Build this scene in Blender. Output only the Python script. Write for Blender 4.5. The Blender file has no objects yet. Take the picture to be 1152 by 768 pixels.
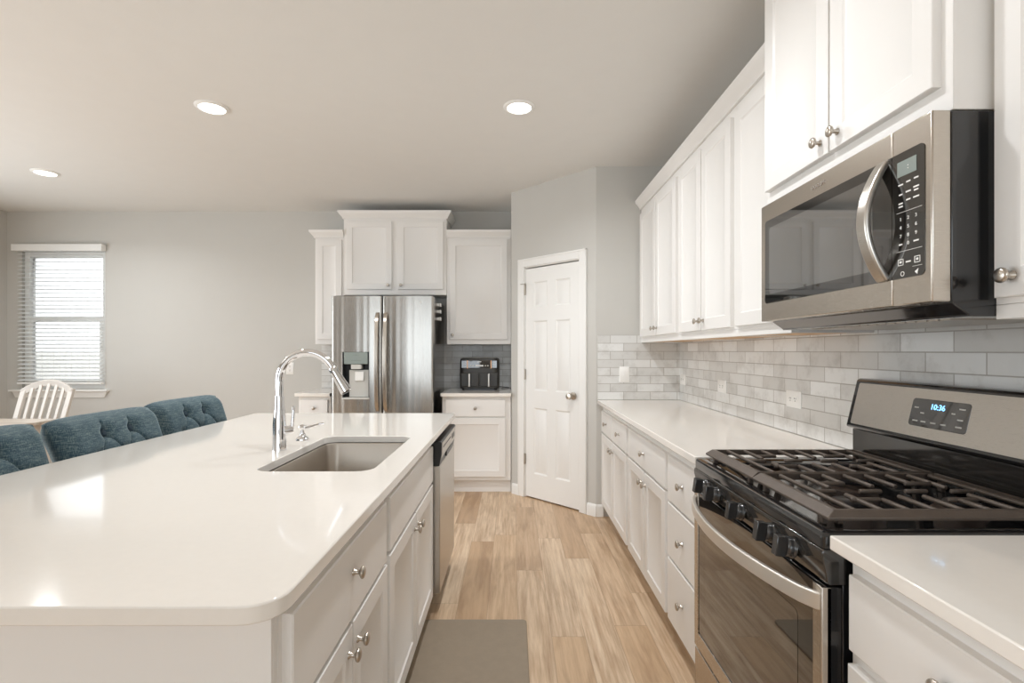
import bpy, bmesh, math, random
from mathutils import Vector, Matrix
random.seed(7)
S = bpy.context.scene
COL = S.collection
PI = math.pi
R = math.radians

# ------------------------------------------------------------------ camera
cd = bpy.data.cameras.new('camera')
cam = bpy.data.objects.new('camera', cd)
COL.objects.link(cam)
cam.location = (0, 0, 1.298)
cam.rotation_euler = (R(90), 0, 0)
cd.lens = 18.0
cd.sensor_width = 36.0
cd.shift_x = -1.0 / 1152
cd.shift_y = 10.5 / 1152
cd.clip_start = 0.02
S.camera = cam

# ------------------------------------------------------------------ view / world / daylight
S.view_settings.view_transform = 'Standard'
S.view_settings.look = 'None'
S.view_settings.exposure = 0.37
S.view_settings.gamma = 1.0
S.view_settings.use_curve_mapping = False
S.cycles.use_denoising = True
S.cycles.max_bounces = 10
S.cycles.diffuse_bounces = 6
S.cycles.glossy_bounces = 6
S.cycles.transmission_bounces = 8
S.cycles.sample_clamp_indirect = 6.0
S.cycles.caustics_reflective = False
S.cycles.caustics_refractive = False
W = bpy.data.worlds.new('sky')
S.world = W
W.use_nodes = True
W.node_tree.nodes['Background'].inputs[0].default_value = (0.93, 0.97, 1.0, 1)
W.node_tree.nodes['Background'].inputs[1].default_value = 1.7

LAMP_W = 9.4
def area(name, loc, rot, sx, sy, power, color):
    l = bpy.data.lights.new(name, 'AREA')
    l.shape = 'RECTANGLE'; l.size = sx; l.size_y = sy; l.energy = power; l.color = color
    o = bpy.data.objects.new(name, l); COL.objects.link(o)
    o.location = loc; o.rotation_euler = rot
    return o
# added daylight fill: unseen windows behind the camera, unseen patio door on the left
area('fill_behind_left', (-2.0, -3.85, 1.45), (R(90), 0, 0), 2.2, 2.1, 14, (0.78, 0.90, 1.0))  # added soft fill, positioned for the refrigerator's reflection
area('fill_behind_right', (0.25, -3.85, 1.55), (R(90), 0, 0), 1.6, 1.5, 14, (0.78, 0.90, 1.0))  # added fill, set where the refrigerator does not mirror it
area('fill_left_side', (-5.2, 1.2, 1.2), (R(90), 0, R(-90)), 2.6, 2.0, 44, (0.92, 0.965, 1.0))  # added broad fill from the unseen left side
area('daylight_dining_window', (-5.2, 3.3, 1.5), (R(90), 0, R(-90)), 1.3, 1.3, 12, (0.88, 0.95, 1.0))

# ------------------------------------------------------------------ materials
class NT:
    def __init__(s, name):
        s.m = bpy.data.materials.new(name); s.m.use_nodes = True
        s.t = s.m.node_tree; s.b = s.t.nodes['Principled BSDF']
    def n(s, typ, **kw):
        x = s.t.nodes.new(typ)
        for k, v in kw.items(): setattr(x, k, v)
        return x
    def l(s, a, b): s.t.links.new(a, b)
    def math(s, op, a, b=None, c=None):
        x = s.n('ShaderNodeMath', operation=op)
        for i, v in enumerate((a, b, c)):
            if v is None: continue
            if hasattr(v, 'default_value'): s.l(v, x.inputs[i])
            else: x.inputs[i].default_value = v
        return x.outputs[0]
    def mix(s, fac, a, b, blend='MIX'):
        x = s.n('ShaderNodeMix', data_type='RGBA', blend_type=blend)
        for i, v in ((0, fac), (6, a), (7, b)):
            if hasattr(v, 'default_value'): s.l(v, x.inputs[i])
            else: x.inputs[i].default_value = v if i == 0 else (*v, 1)
        return x.outputs[2]
    def comb(s, x, y, z):
        c = s.n('ShaderNodeCombineXYZ')
        for i, v in enumerate((x, y, z)):
            if hasattr(v, 'default_value'): s.l(v, c.inputs[i])
            else: c.inputs[i].default_value = v
        return c.outputs[0]
    def noise(s, vec, scale, detail=3, rough=0.5):
        x = s.n('ShaderNodeTexNoise'); x.inputs['Scale'].default_value = scale
        x.inputs['Detail'].default_value = detail; x.inputs['Roughness'].default_value = rough
        if vec is not None: s.l(vec, x.inputs['Vector'])
        return x.outputs[0]
    def objco(s): return s.n('ShaderNodeTexCoord').outputs['Object']
    def ramp(s, fac, stops):
        x = s.n('ShaderNodeValToRGB')
        e = x.color_ramp.elements
        while len(e) < len(stops): e.new(0.5)
        for k, (p, c) in enumerate(stops):
            e[k].position = p; e[k].color = (*c, 1)
        s.l(fac, x.inputs[0]); return x.outputs[0]
    def bump(s, h, strength, dist=0.002):
        x = s.n('ShaderNodeBump'); x.inputs['Strength'].default_value = strength
        x.inputs['Distance'].default_value = dist; s.l(h, x.inputs['Height'])
        s.l(x.outputs[0], s.b.inputs['Normal'])
    def set(s, **kw):
        for k, v in kw.items():
            i = s.b.inputs[k.replace('_', ' ')]
            i.default_value = (*v, 1) if isinstance(v, tuple) and len(v) == 3 else v

def srgb(r, g, b):
    f = lambda c: (c / 255 / 12.92) if c / 255 <= 0.04045 else ((c / 255 + 0.055) / 1.055) ** 2.4
    return (f(r), f(g), f(b))

def plain(name, col, rough=0.5, metal=0.0, var=0.03, scale=8.0, bump=0.0, bscale=200.0, **kw):
    t = NT(name)
    co = t.objco()
    nz = t.noise(co, scale, 2)
    d = tuple(c * (1 - var) for c in col); u = tuple(min(1, c * (1 + var)) for c in col)
    t.l(t.mix(nz, d, u), t.b.inputs['Base Color'])
    t.set(Roughness=rough, Metallic=metal, **kw)
    if bump: t.bump(t.noise(co, bscale, 2), bump)
    return t.m

def brushed(name, col, rough=0.26, stretch=(1, 1, 60), strength=0.08, wob=0.0, wobs=(6, 1, .5)):
    t = NT(name)
    co = t.objco()
    mp = t.n('ShaderNodeMapping'); mp.inputs['Scale'].default_value = stretch; t.l(co, mp.inputs[0])
    nz = t.noise(mp.outputs[0], 12, 4, .6)
    t.l(t.mix(nz, tuple(c * .93 for c in col), col), t.b.inputs['Base Color'])
    mr = t.n('ShaderNodeMapRange'); t.l(nz, mr.inputs[0]); mr.inputs[3].default_value = rough - .05; mr.inputs[4].default_value = rough + .07
    t.l(mr.outputs[0], t.b.inputs['Roughness'])
    t.set(Metallic=1.0)
    h = nz
    if wob:
        m2 = t.n('ShaderNodeMapping'); m2.inputs['Scale'].default_value = wobs; t.l(co, m2.inputs[0])
        w = t.noise(m2.outputs[0], 1.0, 1)
        h = t.math('ADD', t.math('MULTIPLY', nz, 0.002), t.math('MULTIPLY', w, wob))
        t.bump(h, 1.0, 0.05)
    else:
        t.bump(nz, strength, 0.0005)
    return t.m

M = {}
M['wall'] = plain('wall_paint', srgb(199, 197, 192), .75, var=.012, bump=.12, bscale=160)
M['ceiling'] = plain('ceiling_paint', srgb(228, 227, 224), .85, var=.015, bump=.25, bscale=110)
M['trim'] = plain('trim_paint', srgb(236, 235, 232), .38, var=.01)
M['cab'] = plain('cabinet_paint', srgb(236, 234, 231), .36, var=.01, scale=3)
M['maple'] = plain('maple_ply', srgb(205, 165, 118), .5, var=.12, scale=14)
M['quartz'] = plain('white_quartz', srgb(240, 235, 228), .10, var=.018, scale=60, Coat_Weight=.25, Coat_Roughness=.04)
M['steel'] = brushed('brushed_steel', srgb(200, 192, 182), .25, (4, 4, 300), .03)
M['steel_h'] = brushed('brushed_steel_plain', srgb(200, 195, 188), .28, (4, 200, 200), .03)
M['fridge'] = brushed('refrigerator_steel', srgb(182, 179, 174), .25, (60, 60, 1), wob=.16, wobs=(12, 1, .10))
M['fridge_side'] = plain('refrigerator_side', srgb(165, 162, 157), .2, 1.0, var=.03)
M['sink'] = brushed('sink_steel', srgb(188, 180, 170), .33, (30, 2, 2), .15)
M['satin'] = plain('satin_steel', srgb(222, 216, 208), .42, .85, var=.02)
M['chrome'] = plain('chrome', srgb(232, 232, 234), .06, 1.0, var=.01)
M['nickel'] = plain('satin_nickel', srgb(190, 182, 172), .28, 1.0, var=.04)
M['black'] = plain('black_enamel', (.010, .010, .011), .12, var=.1, Coat_Weight=.6, Coat_Roughness=.05)
M['blackpl'] = plain('black_plastic', (.013, .013, .014), .32, var=.1)
M['blackglass'] = plain('black_glass', (.012, .011, .010), .03, var=.05, IOR=1.8, Coat_Weight=.7, Coat_Roughness=.02)
M['knobblack'] = plain('knob_black', (.03, .03, .031), .16, var=.05, IOR=1.7)
M['panelblack'] = plain('dark_panel', (.02, .018, .016), .1, var=.1, IOR=1.9)
M['iron'] = plain('cast_iron', srgb(92, 82, 74), .48, .25, var=.2, scale=30, bump=.3, bscale=300)
M['burner'] = plain('burner_cap', srgb(60, 48, 40), .5, .3, var=.3, scale=40)
M['mat'] = plain('mat_rubber', srgb(146, 132, 114), .6, var=.08, scale=30, bump=.2, bscale=120)
M['plate'] = plain('outlet_plastic', srgb(244, 243, 240), .35, var=.01)
M['slot'] = plain('outlet_slot', srgb(70, 66, 62), .6)
M['white'] = plain('white_plastic', srgb(240, 240, 238), .35, var=.01)
M['greypl'] = plain('grey_plastic', srgb(198, 197, 192), .4, var=.02)
M['disp'] = plain('dispenser_panel', srgb(140, 150, 146), .25, var=.03)
M['charcoal'] = plain('charcoal_plastic', srgb(58, 56, 53), .38, var=.06)
M['copper'] = plain('copper_trim', srgb(188, 140, 104), .3, .9)
M['chairpaint'] = plain('chair_paint', srgb(212, 206, 199), .45, var=.02)
M['woodleg'] = plain('dark_wood', srgb(72, 52, 40), .45, var=.2, scale=20)
M['slat'] = plain('blind_slat', srgb(240, 242, 242), .5, var=.01, Transmission_Weight=.0)
M['ground'] = plain('dry_grass', srgb(218, 216, 206), .9, var=.12, scale=1.5)
M['fence'] = plain('fence_wood', srgb(226, 225, 222), .85, var=.1, scale=3)

def emit(name, col, strength):
    t = NT(name); t.set(Base_Color=col, Emission_Color=col, Emission_Strength=strength, Roughness=.6); return t.m
M['lens'] = emit('lamp_lens', (1, .96, .88), 6.0)
M['led'] = emit('clock_led', srgb(130, 200, 255), 1.8)

t = NT('clear_glass'); t.set(Base_Color=(1., 1., 1.), Roughness=0.0, IOR=1.45, Transmission_Weight=1.0)
tr = t.n('ShaderNodeBsdfTransparent'); gl = t.n('ShaderNodeBsdfGlossy'); gl.inputs['Roughness'].default_value = .0
fr = t.n('ShaderNodeFresnel'); fr.inputs[0].default_value = 1.45
mx = t.n('ShaderNodeMixShader'); t.l(fr.outputs[0], mx.inputs[0]); t.l(tr.outputs[0], mx.inputs[1]); t.l(gl.outputs[0], mx.inputs[2])
t.l(mx.outputs[0], t.t.nodes['Material Output'].inputs[0]); M['glass'] = t.m

# wood-look plank floor, boards running away from the camera
def floor_mat():
    t = NT('plank_floor')
    sp = t.n('ShaderNodeSeparateXYZ'); t.l(t.objco(), sp.inputs[0])
    X, Y = sp.outputs[0], sp.outputs[1]
    xr = t.math('DIVIDE', t.math('ADD', X, 20.045), .152)
    row = t.math('FLOOR', xr); fx = t.math('FRACT', xr)
    wn = t.n('ShaderNodeTexWhiteNoise', noise_dimensions='1D'); t.l(row, wn.inputs['W'])
    yr = t.math('ADD', t.math('DIVIDE', Y, 1.22), t.math('MULTIPLY', wn.outputs[0], 9.0))
    idx = t.math('FLOOR', yr); fy = t.math('FRACT', yr)
    w2 = t.n('ShaderNodeTexWhiteNoise', noise_dimensions='3D'); t.l(t.comb(row, idx, 3.1), w2.inputs['Vector'])
    idv = w2.outputs[0]
    base = t.ramp(idv, [(0, srgb(196, 164, 130)), (.25, srgb(222, 196, 166)), (.5, srgb(206, 176, 142)), (.75, srgb(226, 203, 175)), (1, srgb(184, 151, 118))])
    gv = t.comb(t.math('MULTIPLY', X, 55.0), t.math('MULTIPLY', Y, 2.4), t.math('MULTIPLY', idv, 40.0))
    g1 = t.noise(gv, 1.0, 6, .7)
    gv2 = t.comb(t.math('MULTIPLY', X, 15.0), t.math('MULTIPLY', Y, 1.9), t.math('MULTIPLY', idv, 71.0))
    dn = t.n('ShaderNodeTexNoise'); dn.inputs['Scale'].default_value = 1.0; dn.inputs['Detail'].default_value = 3; dn.inputs['Distortion'].default_value = .8
    t.l(gv2, dn.inputs['Vector'])
    c1 = t.mix(t.ramp(g1, [(.30, (0, 0, 0)), (.62, (1, 1, 1))]), srgb(184, 152, 120), base)
    dk = t.ramp(dn.outputs[0], [(.34, (.70, .65, .60)), (.54, (1, 1, 1))])
    c2 = t.mix(.75, c1, dk, 'MULTIPLY')
    ex = t.math('MINIMUM', fx, t.math('SUBTRACT', 1.0, fx))
    ey = t.math('MINIMUM', fy, t.math('SUBTRACT', 1.0, fy))
    sx = t.math('LESS_THAN', ex, .010); sy = t.math('LESS_THAN', ey, .0016)
    seam = t.math('MAXIMUM', sx, sy)
    c3 = t.mix(t.math('MULTIPLY', seam, .32), c2, srgb(110, 84, 62))
    t.l(c3, t.b.inputs['Base Color'])
    t.set(Roughness=.36)
    t.bump(t.math('SUBTRACT', t.math('MULTIPLY', g1, .25), seam), .25, .001)
    return t.m
M['floor'] = floor_mat()

def tile_mat(name, axis, u0, flip):
    t = NT(name)
    sp = t.n('ShaderNodeSeparateXYZ'); t.l(t.objco(), sp.inputs[0])
    u = sp.outputs[axis]
    br = t.n('ShaderNodeTexBrick'); br.offset = .5; br.offset_frequency = 2
    vec = t.comb(t.math('ADD', u, u0), sp.outputs[2], 0.0)
    t.l(vec, br.inputs['Vector'])
    for k, v in (('Scale', 1.0), ('Mortar Size', .0021), ('Mortar Smooth', .15), ('Bias', 0.0), ('Brick Width', .2095), ('Row Height', .0632)):
        br.inputs[k].default_value = v
    br.inputs['Color1'].default_value = (*srgb(236, 237, 236), 1)
    br.inputs['Color2'].default_value = (*srgb(208, 207, 204), 1)
    br.inputs['Mortar'].default_value = (*srgb(176, 172, 166), 1)
    cl = t.noise(t.objco(), 9.0, 5, .65)
    sh = t.ramp(cl, [(.32, (.80, .785, .77)), (.5, (.97, .965, .96)), (.75, (1, 1, 1))])
    t.l(t.mix(1.0, br.outputs[0], sh, 'MULTIPLY'), t.b.inputs['Base Color'])
    t.set(Roughness=.3)
    t.bump(t.math('SUBTRACT', t.math('MULTIPLY', cl, .3), br.outputs[1]), .45, .0015)
    return t.m

def fabric_mat():
    t = NT('teal_linen')
    co = t.objco()
    m1 = t.n('ShaderNodeMapping'); m1.inputs['Scale'].default_value = (30, 30, 420); t.l(co, m1.inputs[0])
    m2 = t.n('ShaderNodeMapping'); m2.inputs['Scale'].default_value = (420, 420, 30); t.l(co, m2.inputs[0])
    a = t.noise(m1.outputs[0], 1, 2); b = t.noise(m2.outputs[0], 1, 2)
    w = t.math('MULTIPLY', t.math('ADD', a, b), .5)
    t.l(t.ramp(w, [(.36, srgb(26, 50, 66)), (.5, srgb(52, 76, 87)), (.64, srgb(106, 121, 120))]), t.b.inputs['Base Color'])
    t.set(Roughness=.85, Sheen_Weight=.4, Sheen_Roughness=.5, Sheen_Tint=(.6, .75, .8))
    t.bump(w, .4, .001)
    return t.m
M['fabric'] = fabric_mat()
M['button'] = plain('button_linen', srgb(36, 54, 66), .8)

def tabletop_mat():
    t = NT('weathered_oak')
    co = t.objco()
    m1 = t.n('ShaderNodeMapping'); m1.inputs['Scale'].default_value = (2, 26, 26); t.l(co, m1.inputs[0])
    t.l(t.ramp(t.noise(m1.outputs[0], 1, 4), [(.3, srgb(170, 156, 142)), (.7, srgb(214, 204, 192))]), t.b.inputs['Base Color'])
    t.set(Roughness=.35); return t.m
M['oak'] = tabletop_mat()

# ------------------------------------------------------------------ mesh helpers
def box(bm, x0, x1, y0, y1, z0, z1):
    v = [bm.verts.new((x, y, z)) for x in (x0, x1) for y in (y0, y1) for z in (z0, z1)]
    for f in ((0, 1, 3, 2), (4, 6, 7, 5), (0, 4, 5, 1), (2, 3, 7, 6), (0, 2, 6, 4), (1, 5, 7, 3)):
        bm.faces.new([v[i] for i in f])
    return bm
def rings(bm, rs, cap0=True, cap1=True, closed=True):
    vs = [[bm.verts.new(p) for p in r] for r in rs]
    n = len(vs[0])
    for a, b in zip(vs, vs[1:]):
        for i in range(n if closed else n - 1):
            j = (i + 1) % n
            bm.faces.new((a[i], a[j], b[j], b[i]))
    if cap0: bm.faces.new(vs[0][::-1])
    if cap1: bm.faces.new(vs[-1])
    return bm
def prism(bm, poly, z0, z1):
    return rings(bm, [[(x, y, z0) for x, y in poly], [(x, y, z1) for x, y in poly]])
def extr(bm, poly, x0, x1):           # profile in (y,z) swept along x
    return rings(bm, [[(x0, y, z) for y, z in poly], [(x1, y, z) for y, z in poly]])
def tube(bm, pts, rad, n=16, flat=None, up=None):
    pts = [Vector(p) for p in pts]
    if not hasattr(rad, '__len__'): rad = [rad] * len(pts)
    tang = [(pts[min(i + 1, len(pts) - 1)] - pts[max(i - 1, 0)]).normalized() for i in range(len(pts))]
    nrm = Vector(up) if up else tang[0].orthogonal()
    rs = []
    for p, tg, r in zip(pts, tang, rad):
        nrm = (nrm - tg * nrm.dot(tg)).normalized()
        bn = tg.cross(nrm)
        ra, rb = (r, r) if flat is None else (r * flat[0], r * flat[1])
        rs.append([p + nrm * (math.cos(2 * PI * k / n) * ra) + bn * (math.sin(2 * PI * k / n) * rb) for k in range(n)])
    return rings(bm, rs)
def band(bm, pts, w, th, up):          # rectangular section swept along pts; w along up, th across
    pts = [Vector(p) for p in pts]; up = Vector(up).normalized(); rs = []
    for i, p in enumerate(pts):
        tg = (pts[min(i + 1, len(pts) - 1)] - pts[max(i - 1, 0)]).normalized()
        sd = tg.cross(up).normalized()
        rs.append([p + up * (a * w / 2) + sd * (b * th / 2) for a, b in ((1, 1), (1, -1), (-1, -1), (-1, 1))])
    return rings(bm, rs)
def lathe(bm, prof, c=(0, 0, 0), axis='z', n=24):
    rs = []
    for r, h in prof:
        ring = []
        for k in range(n):
            a = 2 * PI * k / n; u, v = max(r, 1e-5) * math.cos(a), max(r, 1e-5) * math.sin(a)
            p = {'z': (u, v, h), 'y': (u, h, v), 'x': (h, u, v)}[axis]
            ring.append((p[0] + c[0], p[1] + c[1], p[2] + c[2]))
        rs.append(ring)
    return rings(bm, rs)
def rrect(x0, x1, y0, y1, r, n=6):
    if not hasattr(r, '__len__'): r = [r] * 4
    out = []
    for (cx, cy, a0), q in zip(((x1 - r[0], y1 - r[0], 0), (x0 + r[1], y1 - r[1], 90), (x0 + r[2], y0 + r[2], 180), (x1 - r[3], y0 + r[3], 270)), r):
        for k in range(n + 1):
            a = R(a0 + 90 * k / n); out.append((cx + q * math.cos(a), cy + q * math.sin(a)))
    return out
def NB(): return bmesh.new()
ORG = {}
def part(name, bm, mat, parent=None, bevel=0.0, seg=2, angle=35, label=None):
    bmesh.ops.recalc_face_normals(bm, faces=bm.faces[:])
    lo = Vector((1e9,) * 3); hi = -lo
    for v in bm.verts:
        for i in range(3):
            lo[i] = min(lo[i], v.co[i]); hi[i] = max(hi[i], v.co[i])
    c = Vector(((lo.x + hi.x) / 2, (lo.y + hi.y) / 2, lo.z))
    bmesh.ops.translate(bm, verts=bm.verts[:], vec=-c)
    me = bpy.data.meshes.new(name); bm.to_mesh(me); bm.free()
    me.shade_smooth(); me.set_sharp_from_angle(angle=R(angle))
    me.materials.append(M[mat] if isinstance(mat, str) else mat)
    o = bpy.data.objects.new(name, me); COL.objects.link(o)
    o.location = c
    if parent is not None:
        o.parent = parent; o.location = c - ORG.get(parent, Vector())
    ORG[o] = c
    if bevel:
        b = o.modifiers.new('edge', 'BEVEL'); b.width = bevel; b.segments = seg; b.limit_method = 'ANGLE'; b.angle_limit = R(40); b.harden_normals = False
    if label: o['label'] = label
    return o
def cut(o, bm, flat=False):                         # subtract a closed shape (same space as the part was built in)
    bmesh.ops.recalc_face_normals(bm, faces=bm.faces[:])
    bmesh.ops.translate(bm, verts=bm.verts[:], vec=-ORG[o])
    me = bpy.data.meshes.new('cutter'); bm.to_mesh(me); bm.free()
    tmp = bpy.data.objects.new('tmp_a', o.data); cu = bpy.data.objects.new('tmp_b', me)
    COL.objects.link(tmp); COL.objects.link(cu)
    md = tmp.modifiers.new('b', 'BOOLEAN'); md.object = cu; md.operation = 'DIFFERENCE'; md.solver = 'EXACT'
    dg = bpy.context.evaluated_depsgraph_get(); dg.update()
    new = bpy.data.meshes.new_from_object(tmp.evaluated_get(dg))
    new.name = o.data.name
    bpy.data.objects.remove(tmp); bpy.data.objects.remove(cu); bpy.data.meshes.remove(me)
    if flat: new.shade_flat()
    else: new.shade_smooth(); new.set_sharp_from_angle(angle=R(35))
    o.data = new
def thing(name, label, cat, loc=(0, 0, 0), rotz=0.0, group=None):
    o = bpy.data.objects.new(name, None); COL.objects.link(o); o.empty_display_size = .05
    o.location = loc; o.rotation_euler = (0, 0, rotz)
    o['label'] = label; o['category'] = cat
    if group: o['group'] = group
    ORG[o] = Vector()
    return o
def tag(o, label, cat, group=None):
    o['label'] = label; o['category'] = cat
    if group: o['group'] = group
    return o
def struct(name, bm, mat, bevel=0.0, label=None, parent=None):
    o = part(name, bm, mat, parent, bevel)
    if parent is None:
        o['kind'] = 'structure'
        if label: o['label'] = label
    return o
def text(name, body, size, loc, mat, parent, rot=(PI / 2, 0, 0), depth=.0006, align='CENTER'):
    cu = bpy.data.curves.new(name, 'FONT'); cu.body = body; cu.size = size; cu.align_x = align; cu.align_y = 'CENTER'; cu.extrude = depth
    tmp = bpy.data.objects.new('tmp_t', cu); COL.objects.link(tmp)
    dg = bpy.context.evaluated_depsgraph_get(); dg.update()
    me = bpy.data.meshes.new_from_object(tmp.evaluated_get(dg)); me.name = name
    bpy.data.objects.remove(tmp)
    me.materials.clear(); me.materials.append(M[mat])
    o = bpy.data.objects.new(name, me); COL.objects.link(o)
    o.parent = parent; o.location = Vector(loc) - ORG.get(parent, Vector()); o.rotation_euler = rot
    ORG[o] = Vector(loc)
    return o

# ------------------------------------------------------------------ room shell
XW, YB, XL, YF, H = 1.3125, 5.32, -5.255, -3.9, 2.743
struct('floor', box(NB(), XL - .12, XW + .12, YF - .1, YB + .15, -.05, 0), 'floor')
struct('ceiling', box(NB(), XL - .12, XW + .12, YF - .1, YB + .15, H, H + .06), 'ceiling')
struct('wall_right', box(NB(), XW, XW + .12, YF - .1, YB + .15, 0, H), 'wall')
WX0, WX1, WZ0, WZ1 = -5.10, -4.235, .905, 2.33
o = struct('wall_back', box(NB(), XL - .12, XW, YB, YB + .15, 0, H), 'wall')
cut(o, box(NB(), WX0, WX1, YB - .1, YB + .3, WZ0, WZ1))
PX0, PX1 = .20, 2.2
o = struct('wall_left', box(NB(), XL - .12, XL, YF - .1, YB, 0, H), 'wall')
cut(o, box(NB(), XL - .3, XL + .1, -.1, 2.5, .02, 2.2))
cut(o, box(NB(), XL - .3, XL + .1, 2.62, 3.98, .8, 2.2))
o = struct('wall_front', box(NB(), XL, XW, YF - .1, YF, 0, H), 'wall')
cut(o, box(NB(), -3.1, -.9, YF - .3, YF + .1, .4, 2.5))
cut(o, box(NB(), -.6, 1.0, YF - .3, YF + .1, .8, 2.3))
# corner pantry: a 45 degree wall with a door, and the short end wall behind the range run
PA, PB = Vector((-.015, 4.685)), Vector((.653, 4.015))
pr = bpy.data.objects.new('wall_pantry', None)
bpy.data.objects.remove(pr)
ang = math.atan2(PB.y - PA.y, PB.x - PA.x); PL = (PB - PA).length
OP0, OP1, OPZ = .168, .792, 2.045
bm = NB()
T = .1
box(bm, 0, OP0, 0, T, 0, H); box(bm, OP1, PL, 0, T, 0, H); box(bm, OP0, OP1, 0, T, OPZ, H)
ow = struct('wall_pantry', bm, 'wall')
def place(o, base, rz):
    p = Vector(o.location); c, s = math.cos(rz), math.sin(rz)
    o.location = (base[0] + c * p.x - s * p.y, base[1] + s * p.x + c * p.y, p.z); o.rotation_euler = (0, 0, rz)
place(ow, PA, ang)
struct('wall_pantry_end', box(NB(), PB.x, XW, PB.y, PB.y + .1, 0, H), 'wall')
struct('wall_pantry_side', box(NB(), PA.x, PA.x + .1, PA.y, YB, 0, H), 'wall')

# casing and door of the pantry
bm = NB()
cw = .064
prof = lambda w: [(-.0, 0), (-.016, .004), (-.018, .02), (-.012, w * .7), (-.014, w - .004), (0, w)]
for x0, x1 in ((OP0 - cw, OP0 + .004), (OP1 - .004, OP1 + cw)):
    box(bm, x0, x1, -.016, 0, 0, OPZ + cw)
box(bm, OP0 + .004, OP1 - .004, -.016, 0, OPZ - .004, OPZ + cw)
box(bm, OP0 - cw - .004, OP0 - cw + .012, -.02, 0, 0, OPZ + cw + .004); box(bm, OP1 + cw - .012, OP1 + cw + .004, -.02, 0, 0, OPZ + cw + .004)
box(bm, OP0 - cw - .004, OP1 + cw + .004, -.02, 0, OPZ + cw - .012, OPZ + cw + .004)
box(bm, OP0 - .0, OP0 + .012, 0, T, 0, OPZ); box(bm, OP1 - .012, OP1, 0, T, 0, OPZ); box(bm, OP0, OP1, 0, T, OPZ - .012, OPZ)
place(struct('trim_1', bm, 'trim', .003, label='white casing around the corner pantry door'), PA, ang)
D0, D1, DZ0, DZ1 = OP0 + .014, OP1 - .014, .012, OPZ - .022
dbm = box(NB(), D0, D1, .004, .039, DZ0, DZ1)
door = struct('door_1', dbm, 'trim', .001, label='white six-panel pantry door in the angled corner wall')
dw = D1 - D0
for px0, px1 in ((D0 + .095, D0 + dw / 2 - .045), (D0 + dw / 2 + .045, D1 - .095)):
    for pz0, pz1 in ((.22, .80), (.95, 1.56), (1.68, 1.90)):
        cb = NB()
        rings(cb, [[(a, yy, b) for a, b in ((px0 + e, pz0 + e), (px1 - e, pz0 + e), (px1 - e, pz1 - e), (px0 + e, pz1 - e))] for e, yy in ((-.004, .0), (0, .004), (.013, .012))])
        cut(door, cb, True)
        fb = NB()
        rings(fb, [[(a, yy, b) for a, b in ((px0 + e, pz0 + e), (px1 - e, pz0 + e), (px1 - e, pz1 - e), (px0 + e, pz1 - e))] for e, yy in ((.016, .0125), (.022, .0115), (.036, .006))])
        p = part('door_panel', fb, 'trim', door)
kb = NB()
kx, kz = D1 - .06, .93
lathe(kb, [(.0, .004), (.031, .004), (.031, -.004), (.012, -.010), (.011, -.035), (.024, -.042), (.029, -.055), (.024, -.068), (.0, -.072)], (kx, 0, kz), 'y')
part('door_knob', kb, 'nickel', door)
for hz in (.34, 1.09, 1.84):
    hb = NB(); box(hb, D0 - .014, D0 + .002, -.004, .004, hz - .045, hz + .045)
    lathe(hb, [(.005, -.047), (.007, -.045), (.007, .045), (.005, .047)], (D0 - .006, -.008, hz), 'z', 12)
    if hz > 1.5:
        tube(hb, [(D0 - .006, -.008, hz + .05), (D0 + .03, -.035, hz + .05)], .004, 8); tube(hb, [(D0 - .006, -.008, hz + .05), (D0 - .035, -.03, hz + .05)], .004, 8)
    part('hinge', hb, 'nickel', door)
place(door, PA, ang)

# baseboards
def baseboard_bm(x0, x1):
    return extr(NB(), [(0, 0), (-.014, 0), (-.014, .07), (-.010, .085), (-.006, .092), (0, .095)], x0, x1)
o = struct('baseboard_pantry', baseboard_bm(0.02, OP0 - cw - .006), 'trim', label='white baseboard left of the pantry door'); place(o, PA, ang)
o = struct('baseboard_pantry_corner', baseboard_bm(OP1 + cw + .006, PL + .006), 'trim', label='white baseboard right of the pantry door'); place(o, PA, ang)
o = struct('baseboard_pantry_end', baseboard_bm(0, .054), 'trim'); place(o, PB, 0)
o = struct('baseboard_back', baseboard_bm(0, 3.29), 'trim'); place(o, (XL, YB), 0)
o = struct('baseboard_left', baseboard_bm(2.6, 5.32 - .1), 'trim')
o.rotation_euler = (0, 0, R(90)); p = Vector(o.location); o.location = (XL - p.y, p.x, p.z)

# backsplash tile (thin tiled layers on the walls)
def tiled(name, x0, x1, y0, y1, rows, axis, ph, label, top=None):
    bm = box(NB(), x0, x1, y0, y1, 0, (top or rows * .0632))
    for v in bm.verts: pass
    me = bpy.data.meshes.new(name); bmesh.ops.recalc_face_normals(bm, faces=bm.faces[:]); bm.to_mesh(me); bm.free()
    o = bpy.data.objects.new(name, me); COL.objects.link(o); o.location = (0, 0, .9145)
    me.materials.append(tile_mat(name + '_mat', axis, ph, False))
    o['kind'] = 'structure'; o['label'] = label
    return o
BW = .2095
tiled('backsplash_right', XW - .008, XW, .2, PB.y - .008, 8, 1, -1.619 + BW * 10, 'pale grey brick tile backsplash along the range wall', .52)
tiled('backsplash_end', PB.x + .012, XW, PB.y - .008, PB.y, 8, 0, -.867 + BW * 10.5, 'pale grey brick tile backsplash on the short end wall')
tiled('backsplash_back', -1.985, PA.x, YB - .008, YB, 8, 0, BW * 20, 'pale grey brick tile backsplash behind the refrigerator', .455)

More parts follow.
